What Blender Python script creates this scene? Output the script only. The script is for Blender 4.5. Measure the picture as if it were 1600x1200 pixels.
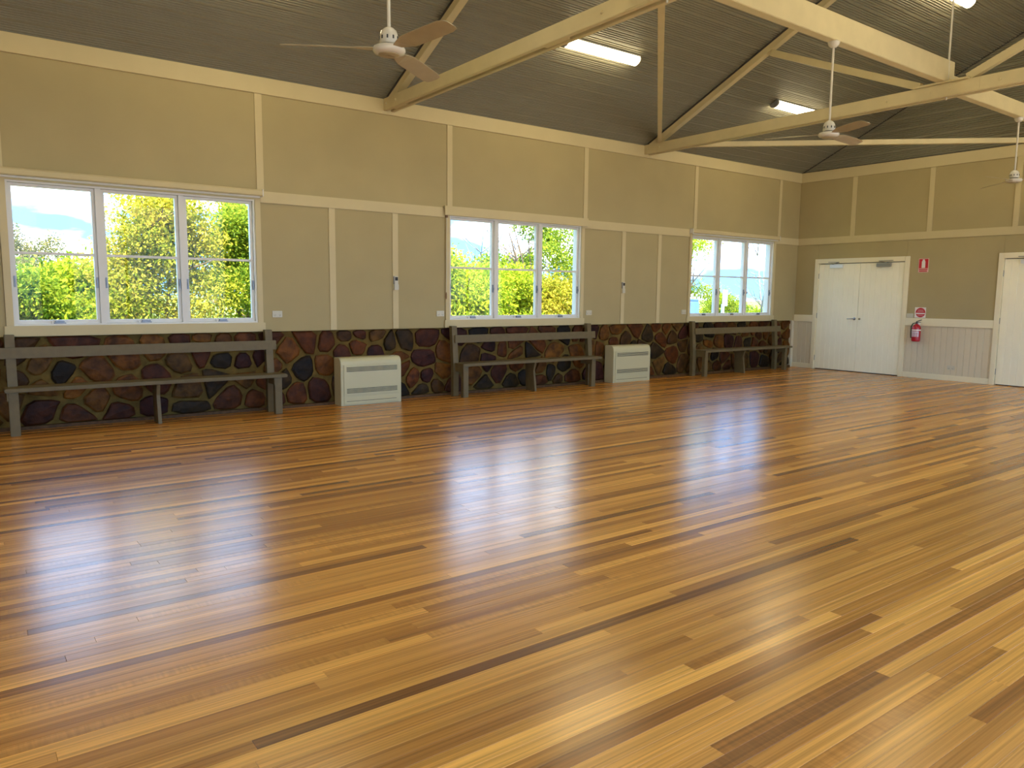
import bpy, bmesh, math, random
import numpy as np
from mathutils import Vector, Matrix

for o in list(bpy.data.objects):
    bpy.data.objects.remove(o, do_unlink=True)
S = bpy.context.scene
COL = S.collection
RNG = random.Random(7)

# ------------------------------------------------------------------ camera
cam_d = bpy.data.cameras.new('camera')
cam = bpy.data.objects.new('camera', cam_d); COL.objects.link(cam)
cam_d.sensor_width = 36.0; cam_d.sensor_fit = 'HORIZONTAL'
FPX = 1180.1
cam_d.lens = FPX * 36.0 / 1600.0
cam_d.clip_start = 0.05; cam_d.clip_end = 600
CR = Vector((0.8030094, -0.59589112, 0.00946985))
CU = Vector((0.06233187, 0.09977856, 0.99305537))
CF = Vector((0.59269776, 0.79684253, -0.11726613))
CPOS = Vector((0, 0, 1.4))
m = Matrix((CR, CU, -CF)).transposed().to_4x4(); m.translation = CPOS
cam.matrix_world = m
S.camera = cam

# ------------------------------------------------------------------ world, sun, exposure
S.view_settings.view_transform = 'Standard'
S.view_settings.look = 'None'
S.view_settings.gamma = 1.0
S.view_settings.use_curve_mapping = False
S.view_settings.exposure = 0.75

SKY_STRENGTH = 1.0
SUN_STRENGTH = 16.0
LAMP_STRENGTH = 17.0

W = bpy.data.worlds.new('sky'); S.world = W; W.use_nodes = True
nt = W.node_tree; nt.nodes.clear()
out = nt.nodes.new('ShaderNodeOutputWorld'); bg = nt.nodes.new('ShaderNodeBackground')
tc = nt.nodes.new('ShaderNodeTexCoord')
mp = nt.nodes.new('ShaderNodeMapping'); mp.inputs['Scale'].default_value = (3.0, 3.0, 11.0)
nz = nt.nodes.new('ShaderNodeTexNoise'); nz.inputs['Scale'].default_value = 1.6; nz.inputs['Detail'].default_value = 5
cr = nt.nodes.new('ShaderNodeValToRGB')
cr.color_ramp.elements[0].position = 0.47; cr.color_ramp.elements[0].color = (0.40, 1.30, 2.90, 1)
cr.color_ramp.elements[1].position = 0.77; cr.color_ramp.elements[1].color = (5.40, 5.15, 4.90, 1)
nt.links.new(tc.outputs['Generated'], mp.inputs['Vector']); nt.links.new(mp.outputs['Vector'], nz.inputs['Vector'])
nt.links.new(nz.outputs['Fac'], cr.inputs['Fac']); nt.links.new(cr.outputs['Color'], bg.inputs['Color'])
bg.inputs['Strength'].default_value = SKY_STRENGTH
nt.links.new(bg.outputs['Background'], out.inputs['Surface'])

sun_d = bpy.data.lights.new('sun', 'SUN'); sun_d.energy = SUN_STRENGTH; sun_d.angle = math.radians(1.0)
sun_d.color = (1.0, 0.86, 0.62)
sun = bpy.data.objects.new('sun', sun_d); COL.objects.link(sun)
sun.location = (0, -20, 40)
sdir = Vector((0.20, 0.28, -0.95)).normalized()      # direction the light travels
sun.rotation_euler = sdir.to_track_quat('-Z', 'Y').to_euler()

# ------------------------------------------------------------------ dimensions
D = 8.94            # inner face of the window wall (y)
E = 13.78           # inner face of the far end wall (x)
YO = -0.32          # wall behind the camera (y)
XB = -4.6           # wall at the near end (x)
ZP = 3.84           # top of the wall plate
YR = 4.31           # ridge
SL = 0.46           # roof slope
ZR = ZP + SL * (D - YR)
WT = 0.16           # wall thickness

# ------------------------------------------------------------------ materials
MATS = {}
def new_mat(name):
    mt = bpy.data.materials.new(name); mt.use_nodes = True
    MATS[name] = mt
    return mt, mt.node_tree, mt.node_tree.nodes['Principled BSDF']
def simple(name, col, rough=0.5, metal=0.0, spec=0.5, noise=0.0, scale=20.0, bump=0.0, bscale=60.0):
    mt, t, b = new_mat(name)
    b.inputs['Base Color'].default_value = (*col, 1); b.inputs['Roughness'].default_value = rough
    b.inputs['Metallic'].default_value = metal; b.inputs['Specular IOR Level'].default_value = spec
    g = t.nodes.new('ShaderNodeNewGeometry')
    if noise:
        n = t.nodes.new('ShaderNodeTexNoise'); n.inputs['Scale'].default_value = scale; n.inputs['Detail'].default_value = 4
        t.links.new(g.outputs['Position'], n.inputs['Vector'])
        r = t.nodes.new('ShaderNodeValToRGB')
        r.color_ramp.elements[0].position = 0.3; r.color_ramp.elements[1].position = 0.7
        r.color_ramp.elements[0].color = (*[c * (1 - noise) for c in col], 1)
        r.color_ramp.elements[1].color = (*[min(1, c * (1 + noise)) for c in col], 1)
        t.links.new(n.outputs['Fac'], r.inputs['Fac']); t.links.new(r.outputs['Color'], b.inputs['Base Color'])
    if bump:
        n = t.nodes.new('ShaderNodeTexNoise'); n.inputs['Scale'].default_value = bscale
        t.links.new(g.outputs['Position'], n.inputs['Vector'])
        bp = t.nodes.new('ShaderNodeBump'); bp.inputs['Strength'].default_value = bump; bp.inputs['Distance'].default_value = 0.01
        t.links.new(n.outputs['Fac'], bp.inputs['Height']); t.links.new(bp.outputs['Normal'], b.inputs['Normal'])
    return mt
simple('wall_paint', (0.411, 0.334, 0.161), 0.6, spec=0.2, noise=0.03, scale=2.0)
simple('trim_paint', (0.582, 0.485, 0.262), 0.45, spec=0.25, noise=0.02, scale=4.0)
simple('beam_paint', (0.574, 0.481, 0.262), 0.5, noise=0.05, scale=5.0)
simple('window_paint', (0.720, 0.693, 0.612), 0.35)
simple('door_paint', (0.93, 0.87, 0.62), 0.4, noise=0.02, scale=3.0)
simple('dado_paint', (0.66, 0.575, 0.385), 0.5, spec=0.3)
simple('trim_paint_lit', (0.82, 0.735, 0.48), 0.4)  # trim paint lightened to carry the brighter light on the end wall
simple('bench_paint', (0.150, 0.110, 0.045), 0.5, spec=0.3, noise=0.08, scale=14.0, bump=0.1)
simple('ceiling_metal', (0.217, 0.203, 0.138), 0.45, metal=0.0, spec=0.6, noise=0.04, scale=3.0)
simple('dark_gap', (0.05, 0.045, 0.04), 0.8)
simple('roof_steel', (0.35, 0.36, 0.36), 0.6, noise=0.05)
simple('mortar', (0.144, 0.089, 0.022), 0.9, spec=0.1, noise=0.25, scale=9.0, bump=0.6, bscale=40)
simple('dark_timber', (0.10, 0.05, 0.018), 0.5, spec=0.15, noise=0.3, scale=25.0)
simple('unit_plastic', (0.562, 0.504, 0.281), 0.35)
simple('slot_dark', (0.03, 0.03, 0.03), 0.7)
simple('slat_grey', (0.40, 0.39, 0.34), 0.4)
simple('white_plastic', (0.576, 0.544, 0.401), 0.35)
simple('fan_enamel', (0.576, 0.536, 0.432), 0.25, spec=0.7)
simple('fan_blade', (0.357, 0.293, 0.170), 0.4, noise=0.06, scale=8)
simple('grey_plastic', (0.22, 0.22, 0.22), 0.4)
simple('black_plastic', (0.02, 0.02, 0.022), 0.35)
simple('latch_metal', (0.22, 0.23, 0.24), 0.35, metal=0.6)
simple('steel', (0.495, 0.495, 0.477), 0.25, metal=1.0)
simple('closer_silver', (0.75, 0.74, 0.68), 0.35, metal=0.3)
simple('closer_grey', (0.28, 0.27, 0.23), 0.4, metal=0.3)
simple('red_enamel', (0.42, 0.008, 0.02), 0.25, spec=0.6)
simple('sign_red', (0.50, 0.012, 0.02), 0.4)
simple('sign_white', (0.80, 0.74, 0.66), 0.45)
simple('sign_pink', (0.72, 0.45, 0.38), 0.45)
simple('hose_rubber', (0.02, 0.03, 0.02), 0.5)
simple('ext_label', (0.62, 0.55, 0.58), 0.4)
simple('cord_brown', (0.22, 0.12, 0.06), 0.7)
simple('grass', (0.128, 0.192, 0.024), 0.9, noise=0.35, scale=0.8)
simple('bark', (0.16, 0.12, 0.09), 0.9, noise=0.3, scale=12)
simple('twig_grey', (0.20, 0.19, 0.20), 0.9)
simple('blue_plastic', (0.07, 0.15, 0.45), 0.45)
simple('sign_post', (0.75, 0.75, 0.72), 0.5)
simple('notice_face', (0.34, 0.34, 0.33), 0.5)
simple('concrete', (0.30, 0.29, 0.27), 0.9, noise=0.2, scale=2)

def emit(name, col, strength):
    mt, t, b = new_mat(name)
    b.inputs['Base Color'].default_value = (0.8, 0.8, 0.75, 1)
    b.inputs['Emission Color'].default_value = (*col, 1); b.inputs['Emission Strength'].default_value = strength
    return mt
emit('tube_glow', (1.0, 0.85, 0.54), LAMP_STRENGTH)

def glass():
    mt, t, b = new_mat('pane_glass')
    t.nodes.remove(b)
    o = t.nodes['Material Output']
    tr = t.nodes.new('ShaderNodeBsdfTransparent'); tr.inputs['Color'].default_value = (0.97, 0.985, 0.975, 1)
    gl = t.nodes.new('ShaderNodeBsdfGlossy'); gl.inputs['Roughness'].default_value = 0.02
    fr = t.nodes.new('ShaderNodeFresnel'); fr.inputs['IOR'].default_value = 1.3
    mx = t.nodes.new('ShaderNodeMixShader')
    ge = t.nodes.new('ShaderNodeNewGeometry'); iv = t.nodes.new('ShaderNodeMath'); iv.operation = 'SUBTRACT'; iv.inputs[0].default_value = 1.0
    ml = t.nodes.new('ShaderNodeMath'); ml.operation = 'MULTIPLY'
    t.links.new(ge.outputs['Backfacing'], iv.inputs[1]); t.links.new(fr.outputs['Fac'], ml.inputs[0]); t.links.new(iv.outputs[0], ml.inputs[1])
    t.links.new(ml.outputs[0], mx.inputs['Fac']); t.links.new(tr.outputs['BSDF'], mx.inputs[1]); t.links.new(gl.outputs['BSDF'], mx.inputs[2])
    t.links.new(mx.outputs['Shader'], o.inputs['Surface'])
glass()

def leaf_mat(name, c1, c2, c3):
    mt, t, b = new_mat(name)
    o = t.nodes['Material Output']
    at = t.nodes.new('ShaderNodeAttribute'); at.attribute_name = 'tone'
    r = t.nodes.new('ShaderNodeValToRGB')
    r.color_ramp.elements[0].color = (*c1, 1); r.color_ramp.elements[1].color = (*c3, 1)
    e = r.color_ramp.elements.new(0.5); e.color = (*c2, 1)
    t.links.new(at.outputs['Fac'], r.inputs['Fac']); t.links.new(r.outputs['Color'], b.inputs['Base Color'])
    b.inputs['Roughness'].default_value = 0.6; b.inputs['Specular IOR Level'].default_value = 0.08
    tl = t.nodes.new('ShaderNodeBsdfTranslucent'); t.links.new(r.outputs['Color'], tl.inputs['Color'])
    mx = t.nodes.new('ShaderNodeMixShader'); mx.inputs['Fac'].default_value = 0.45
    t.links.new(b.outputs['BSDF'], mx.inputs[1]); t.links.new(tl.outputs['BSDF'], mx.inputs[2])
    t.links.new(mx.outputs['Shader'], o.inputs['Surface'])
leaf_mat('leaf_yellow', (0.160, 0.217, 0.016), (0.420, 0.415, 0.040), (0.700, 0.523, 0.081))
leaf_mat('leaf_green', (0.060, 0.135, 0.016), (0.200, 0.298, 0.024), (0.420, 0.451, 0.040))
leaf_mat('leaf_lime', (0.160, 0.253, 0.016), (0.340, 0.433, 0.024), (0.560, 0.542, 0.056))
leaf_mat('leaf_grey', (0.081, 0.109, 0.040), (0.200, 0.217, 0.089), (0.400, 0.325, 0.129))

def floor_mat():
    mt, t, b = new_mat('floor_timber')
    L = t.links.new
    at = t.nodes.new('ShaderNodeAttribute'); at.attribute_name = 'tone'
    sx = t.nodes.new('ShaderNodeSeparateXYZ'); L(at.outputs['Vector'], sx.inputs['Vector'])
    g = t.nodes.new('ShaderNodeNewGeometry')
    # base tone of the board
    r = t.nodes.new('ShaderNodeValToRGB'); el = r.color_ramp.elements
    el[0].position = 0.0; el[0].color = (0.200, 0.072, 0.014, 1)
    el[1].position = 1.0; el[1].color = (0.83, 0.385, 0.068, 1)
    for ps, c in ((0.18, (0.300, 0.108, 0.017)), (0.40, (0.430, 0.170, 0.026)), (0.62, (0.570, 0.242, 0.039)), (0.82, (0.705, 0.315, 0.054))):
        e = el.new(ps); e.color = (*c, 1)
    L(sx.outputs['X'], r.inputs['Fac'])
    # grain: long streaks along x, shifted per board
    off = t.nodes.new('ShaderNodeCombineXYZ')
    mu = t.nodes.new('ShaderNodeMath'); mu.operation = 'MULTIPLY'; mu.inputs[1].default_value = 37.0
    L(sx.outputs['Y'], mu.inputs[0]); L(mu.outputs[0], off.inputs['X']); L(mu.outputs[0], off.inputs['Z'])
    ad = t.nodes.new('ShaderNodeVectorMath'); ad.operation = 'ADD'
    L(g.outputs['Position'], ad.inputs[0]); L(off.outputs['Vector'], ad.inputs[1])
    mp = t.nodes.new('ShaderNodeMapping'); mp.inputs['Scale'].default_value = (0.9, 95.0, 1.0)
    L(ad.outputs['Vector'], mp.inputs['Vector'])
    n1 = t.nodes.new('ShaderNodeTexNoise'); n1.inputs['Scale'].default_value = 1.0; n1.inputs['Detail'].default_value = 5; n1.inputs['Distortion'].default_value = 0.12
    L(mp.outputs['Vector'], n1.inputs['Vector'])
    rg = t.nodes.new('ShaderNodeMapRange'); rg.inputs['From Min'].default_value = 0.25; rg.inputs['From Max'].default_value = 0.75
    rg.inputs['To Min'].default_value = 0.58; rg.inputs['To Max'].default_value = 1.34
    L(n1.outputs['Fac'], rg.inputs['Value'])
    # ripple figure across some boards
    mp2 = t.nodes.new('ShaderNodeMapping'); mp2.inputs['Scale'].default_value = (70.0, 9.0, 1.0)
    L(ad.outputs['Vector'], mp2.inputs['Vector'])
    n2 = t.nodes.new('ShaderNodeTexNoise'); n2.inputs['Scale'].default_value = 1.0; n2.inputs['Detail'].default_value = 2
    L(mp2.outputs['Vector'], n2.inputs['Vector'])
    rg2 = t.nodes.new('ShaderNodeMapRange'); rg2.inputs['From Min'].default_value = 0.35; rg2.inputs['From Max'].default_value = 0.65
    rg2.inputs['To Min'].default_value = 0.90; rg2.inputs['To Max'].default_value = 1.08
    L(n2.outputs['Fac'], rg2.inputs['Value'])
    gt = t.nodes.new('ShaderNodeMath'); gt.operation = 'GREATER_THAN'; gt.inputs[1].default_value = 0.86; L(sx.outputs['Y'], gt.inputs[0])
    mxf = t.nodes.new('ShaderNodeMix'); mxf.data_type = 'FLOAT'; mxf.inputs[2].default_value = 1.0
    L(gt.outputs[0], mxf.inputs[0]); L(rg2.outputs[0], mxf.inputs[3])
    mm = t.nodes.new('ShaderNodeMath'); mm.operation = 'MULTIPLY'; L(rg.outputs[0], mm.inputs[0]); L(mxf.outputs[0], mm.inputs[1])
    vm = t.nodes.new('ShaderNodeVectorMath'); vm.operation = 'SCALE'
    L(r.outputs['Color'], vm.inputs[0]); L(mm.outputs[0], vm.inputs['Scale'])
    L(vm.outputs['Vector'], b.inputs['Base Color'])
    # worn polyurethane: fine scuffs change the gloss
    n3 = t.nodes.new('ShaderNodeTexNoise'); n3.inputs['Scale'].default_value = 5.0; n3.inputs['Detail'].default_value = 6
    L(g.outputs['Position'], n3.inputs['Vector'])
    rr = t.nodes.new('ShaderNodeMapRange'); rr.inputs['To Min'].default_value = 0.19; rr.inputs['To Max'].default_value = 0.29
    L(n3.outputs['Fac'], rr.inputs['Value']); L(rr.outputs[0], b.inputs['Roughness'])
    b.inputs['IOR'].default_value = 1.65
    b.inputs['Specular IOR Level'].default_value = 0.5
    n4 = t.nodes.new('ShaderNodeTexNoise'); n4.inputs['Scale'].default_value = 90.0; n4.inputs['Detail'].default_value = 3
    L(g.outputs['Position'], n4.inputs['Vector'])
    bp = t.nodes.new('ShaderNodeBump'); bp.inputs['Strength'].default_value = 0.05; bp.inputs['Distance'].default_value = 0.002
    L(n4.outputs['Fac'], bp.inputs['Height']); L(bp.outputs['Normal'], b.inputs['Normal'])
floor_mat()

def stone_mat():
    mt, t, b = new_mat('stone')
    L = t.links.new
    oi = t.nodes.new('ShaderNodeObjectInfo'); g = t.nodes.new('ShaderNodeNewGeometry')
    n = t.nodes.new('ShaderNodeTexNoise'); n.inputs['Scale'].default_value = 11.0; n.inputs['Detail'].default_value = 6
    L(g.outputs['Position'], n.inputs['Vector'])
    rg = t.nodes.new('ShaderNodeMapRange'); rg.inputs['From Min'].default_value = 0.3; rg.inputs['From Max'].default_value = 0.7
    rg.inputs['To Min'].default_value = 0.45; rg.inputs['To Max'].default_value = 1.6
    L(n.outputs['Fac'], rg.inputs['Value'])
    vm = t.nodes.new('ShaderNodeVectorMath'); vm.operation = 'SCALE'
    L(oi.outputs['Color'], vm.inputs[0]); L(rg.outputs[0], vm.inputs['Scale']); L(vm.outputs['Vector'], b.inputs['Base Color'])
    b.inputs['Roughness'].default_value = 0.5; b.inputs['Specular IOR Level'].default_value = 0.14
    bp = t.nodes.new('ShaderNodeBump'); bp.inputs['Strength'].default_value = 0.7; bp.inputs['Distance'].default_value = 0.02
    L(n.outputs['Fac'], bp.inputs['Height']); L(bp.outputs['Normal'], b.inputs['Normal'])
stone_mat()

# ------------------------------------------------------------------ helpers
ORG = {}        # world origin of every object (no parent is ever rotated before its parts are built)
def empty(name, loc):
    o = bpy.data.objects.new(name, None); COL.objects.link(o)
    o.location = loc; o.empty_display_size = 0.1
    ORG[o.name] = Vector(loc); return o
def tag(o, label, cat, group=None):
    o['label'] = label; o['category'] = cat
    if group: o['group'] = group
    return o
def thing(name, loc, label, cat, group=None):
    return tag(empty(name, loc), label, cat, group)
def struct(o, label=None):
    o['kind'] = 'structure'
    if label: o['label'] = label
    return o

class MB:
    """collects shapes in world coordinates, then links them as ONE mesh object"""
    def __init__(s): s.v = []; s.f = []
    def add(s, vs, fs):
        n = len(s.v); s.v += [Vector(v) for v in vs]; s.f += [tuple(i + n for i in f) for f in fs]; return s
    def box(s, a, b):
        x0, x1 = sorted((a[0], b[0])); y0, y1 = sorted((a[1], b[1])); z0, z1 = sorted((a[2], b[2]))
        return s.add([(x0,y0,z0),(x1,y0,z0),(x1,y1,z0),(x0,y1,z0),(x0,y0,z1),(x1,y0,z1),(x1,y1,z1),(x0,y1,z1)],
                     [(0,3,2,1),(4,5,6,7),(0,1,5,4),(1,2,6,5),(2,3,7,6),(3,0,4,7)])
    def bar(s, p, q, w, h, up=(0,0,1)):
        """rectangular bar from p to q, w across, h along 'up'"""
        p, q = Vector(p), Vector(q); d = (q - p).normalized(); up = Vector(up)
        sd = d.cross(up).normalized(); u = sd.cross(d).normalized()
        vs = []
        for c in (p, q):
            for i, j in ((-1,-1),(1,-1),(1,1),(-1,1)): vs.append(c + sd * (i * w / 2) + u * (j * h / 2))
        return s.add(vs, [(0,1,2,3),(7,6,5,4),(0,4,5,1),(1,5,6,2),(2,6,7,3),(3,7,4,0)])
    def tube(s, pts, radii, n=12, cap=True):
        pts = [Vector(p) for p in pts]
        if not hasattr(radii, '__len__'): radii = [radii] * len(pts)
        base = len(s.v); prev = None
        for i, p in enumerate(pts):
            d = (pts[min(i + 1, len(pts) - 1)] - pts[max(i - 1, 0)])
            if d.length < 1e-9: d = Vector((0, 0, 1))
            d.normalize()
            a = Vector((1, 0, 0)) if abs(d.x) < 0.9 else Vector((0, 1, 0))
            if prev is not None: a = prev
            e1 = (a - d * a.dot(d)).normalized(); e2 = d.cross(e1); prev = e1
            for k in range(n):
                t = 2 * math.pi * k / n
                s.v.append(p + (e1 * math.cos(t) + e2 * math.sin(t)) * radii[i])
        for i in range(len(pts) - 1):
            for k in range(n):
                a = base + i * n + k; b = base + i * n + (k + 1) % n
                s.f.append((a, b, b + n, a + n))
        if cap:
            s.f.append(tuple(base + k for k in reversed(range(n))))
            s.f.append(tuple(base + (len(pts) - 1) * n + k for k in range(n)))
        return s
    def lathe(s, c, prof, n=24, axis=(0,0,1)):
        """prof: (r, h) pairs along axis from c"""
        ax = Vector(axis).normalized(); c = Vector(c)
        return s.tube([c + ax * h for r, h in prof], [max(r, 1e-4) for r, h in prof], n)
    def prism(s, poly, ext):
        """poly: list of 3d points, extruded by vector ext"""
        n = len(poly); ext = Vector(ext)
        vs = [Vector(p) for p in poly] + [Vector(p) + ext for p in poly]
        return s.add(vs, [tuple(reversed(range(n))), tuple(range(n, 2 * n))] + [(i, (i + 1) % n, n + (i + 1) % n, n + i) for i in range(n)])
    def build(s, name, mat, parent=None, bevel=0.0, smooth=False, label=None):
        xs = [v.x for v in s.v]; ys = [v.y for v in s.v]; zs = [v.z for v in s.v]
        org = Vector(((min(xs) + max(xs)) / 2, (min(ys) + max(ys)) / 2, min(zs)))
        me = bpy.data.meshes.new(name)
        me.from_pydata([v - org for v in s.v], [], s.f)
        bm = bmesh.new(); bm.from_mesh(me); bmesh.ops.recalc_face_normals(bm, faces=bm.faces)
        if bevel: bmesh.ops.bevel(bm, geom=bm.edges[:], offset=bevel, segments=2, affect='EDGES', clamp_overlap=True)
        bm.to_mesh(me); bm.free()
        if smooth:
            for p in me.polygons: p.use_smooth = True
            me.set_sharp_from_angle(angle=math.radians(40))
        me.materials.append(MATS[mat])
        o = bpy.data.objects.new(name, me); COL.objects.link(o)
        if parent is not None:
            o.parent = parent; o.location = org - ORG[parent.name]
        else: o.location = org
        ORG[o.name] = org
        if label: o['label'] = label
        return o
def boxo(name, a, b, mat, parent=None, bevel=0.0, label=None):
    return MB().box(a, b).build(name, mat, parent, bevel, label=label)

# ================================================================== STRUCTURE
# ------------------------------------------------------------------ floor
floor = struct(boxo('floor', (XB - WT, YO - WT, -0.12), (E + WT, D + WT, -0.021), 'dark_timber'), 'polished timber strip floor in mixed honey and brown boards')
BW = 0.0575
boards = []
y = D + 0.0; row = 0
while y > YO:
    y0 = max(YO, y - BW)
    x = XB - RNG.uniform(0, 1.6)
    while x < E:
        ln = RNG.choice((0.8, 1.2, 1.6, 2.1, 2.6, 3.2, 3.9)) * RNG.uniform(0.85, 1.2)
        a, b = max(XB, x), min(E, x + ln)
        if b - a > 0.02:
            boards.append((a, b, y0, y, min(1, max(0, RNG.gauss(0.55, 0.23))), RNG.random(), RNG.uniform(-0.00025, 0.00025)))
        x += ln
    y = y0; row += 1
def seen(px, py):
    d = Vector((px, py, 0)) - CPOS; z = d.dot(CF)
    if z < 0.2: return 0
    u = d.dot(CR) / z * FPX; v = d.dot(CU) / z * FPX
    return 1 / z ** 3 if abs(u) < 800 and abs(v) < 600 else 0
def score(bd):
    a, b, y0, y1 = bd[:4]
    return sum(seen(a + (b - a) * k / 8, (y0 + y1) / 2) for k in range(9)) * (b - a) * (y1 - y0)
order = sorted(range(len(boards)), key=lambda i: -score(boards[i]))
near = set(order[:300])
g_ = 0.0005
def board_geo(bd):
    a, b, y0, y1, t, r, dz = bd
    a += g_; b -= g_; y0 += g_; y1 -= g_; c = 0.0004
    z0, z1 = -0.021, dz
    vs = [(a,y0,z0),(b,y0,z0),(b,y1,z0),(a,y1,z0),(a,y0,z1-c),(b,y0,z1-c),(b,y1,z1-c),(a,y1,z1-c),(a+c,y0+c,z1),(b-c,y0+c,z1),(b-c,y1-c,z1),(a+c,y1-c,z1)]
    fs = [(8,9,10,11),(0,1,5,4),(1,2,6,5),(2,3,7,6),(3,0,4,7),(4,5,9,8),(5,6,10,9),(6,7,11,10),(7,4,8,11)]
    return vs, fs
def tone_attr(me, cols):
    at = me.attributes.new('tone', 'FLOAT_VECTOR', 'POINT'); at.data.foreach_set('vector', np.asarray(cols, dtype=np.float32).ravel())
for i in order[:300]:
    bd = boards[i]; vs, fs = board_geo(bd)
    ox, oy = (bd[0] + bd[1]) / 2, (bd[2] + bd[3]) / 2
    me = bpy.data.meshes.new('floor_board'); me.from_pydata([(v[0] - ox, v[1] - oy, v[2]) for v in vs], [], fs)
    tone_attr(me, [(bd[4], bd[5], 0)] * len(vs)); me.materials.append(MATS['floor_timber'])
    o = bpy.data.objects.new('floor_board', me); COL.objects.link(o); o.parent = floor
    o.location = Vector((ox, oy, 0)) - ORG[floor.name]
V, F, T = [], [], []
for i, bd in enumerate(boards):
    if i in near: continue
    vs, fs = board_geo(bd); n = len(V); V += vs; F += [tuple(k + n for k in f) for f in fs]; T += [(bd[4], bd[5], 0)] * len(vs)
me = bpy.data.meshes.new('floor_boards_rest'); me.from_pydata(V, [], F); tone_attr(me, T); me.materials.append(MATS['floor_timber'])
o = bpy.data.objects.new('floor_boards_rest', me); COL.objects.link(o); o.parent = floor; o.location = -ORG[floor.name]; o['kind'] = 'stuff'

# ------------------------------------------------------------------ window wall
WC = [1.71, 6.755, 11.755]               # window centres along x
HO = 1.205                              # half of an opening
ZW0, ZW1 = 1.042, 2.468                 # opening heights
def wall_with_holes(name, axis, face, back, lo, hi, z0, z1, holes, mat):
    """wall slab perpendicular to 'axis' with rectangular holes (u0, u1, z0, z1)"""
    mb = MB(); u = lo
    def bx(u0, u1, a, b):
        if u1 - u0 < 1e-4 or b - a < 1e-4: return
        if axis == 'y': mb.box((u0, face, a), (u1, back, b))
        else: mb.box((face, u0, a), (back, u1, b))
    for h in sorted(holes):
        bx(u, h[0], z0, z1); bx(h[0], h[1], z0, h[2]); bx(h[0], h[1], h[3], z1); u = h[1]
    bx(u, hi, z0, z1)
    return mb.build(name, mat)
hl = [(c - HO, c + HO, ZW0, ZW1) for c in WC]
hl0 = [(-3.26 - HO, -3.26 + HO, ZW0, ZW1)]
wl = struct(wall_with_holes('wall_left', 'y', D + 0.05, D + WT, XB - WT, E + WT, -0.1, ZP + 0.02, hl + hl0, 'mortar'), 'long window wall, cream panels over a rubble stone base')
# cream sheet panels between the battens (set 12 mm back from the batten faces)
UB = [-4.6, -2.06, 0.46, 2.985, 5.56, 8.035, 10.62, 13.10, E]
for a, b in zip(UB[:-1], UB[1:]):
    boxo('panel', (a + 0.002, D + 0.001, 2.50), (b - 0.002, D + 0.05, 3.75), 'wall_paint', wl)
LB = [(-2.06, -1.2), (-1.2, -0.35), (-0.35, 0.445), (2.975, 3.855), (3.855, 4.725), (4.725, 5.49), (8.02, 8.885), (8.885, 9.735), (9.735, 10.49), (13.02, E)]
for a, b in LB:
    boxo('panel', (a + 0.002, D + 0.001, 0.94), (b - 0.002, D + 0.05, 2.498), 'wall_paint', wl)
for c in WC:   # narrow strips under and over each opening, behind the architraves
    boxo('panel', (c - 1.264, D + 0.002, 0.95), (c + 1.264, D + 0.05, ZW0), 'wall_paint', wl)
    boxo('panel', (c - 1.264, D + 0.002, ZW1), (c + 1.264, D + 0.05, 2.498), 'wall_paint', wl)
    for s in (-1, 1):
        boxo('panel', (c + s * HO, D + 0.002, ZW0), (c + s * 1.264, D + 0.05, ZW1), 'wall_paint', wl)

# rubble stone base: every stone its own polygon
def clip(poly, nx, nz, d):
    outp = []
    for i in range(len(poly)):
        p, q = poly[i], poly[(i + 1) % len(poly)]
        a = nx * p[0] + nz * p[1] - d; b = nx * q[0] + nz * q[1] - d
        if a <= 0: outp.append(p)
        if a * b < 0:
            t = a / (a - b); outp.append((p[0] + (q[0] - p[0]) * t, p[1] + (q[1] - p[1]) * t))
    return outp
SR = random.Random(21)
SX0, SX1, SZ0, SZ1 = -1.9, 13.70, 0.035, 0.935
pts = []
tries = 0
while tries < 9000 and len(pts) < 285:
    tries += 1
    q = (SR.uniform(SX0, SX1), SR.uniform(SZ0 + 0.04, SZ1 - 0.04))
    need = 0.150 + 0.095 * (0.5 + 0.5 * math.sin(q[0] * 3.1 + q[1] * 5.0))
    if all(((q[0] - k[0]) * 0.80) ** 2 + (q[1] - k[1]) ** 2 > need ** 2 for k in pts): pts.append(q)
PAL = [(0.075, 0.021, 0.003), (0.091, 0.030, 0.003), (0.050, 0.013, 0.003), (0.112, 0.041, 0.004), (0.024, 0.013, 0.003),
       (0.046, 0.019, 0.003), (0.032, 0.008, 0.004), (0.085, 0.038, 0.006), (0.016, 0.009, 0.003), (0.063, 0.017, 0.002)]
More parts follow.
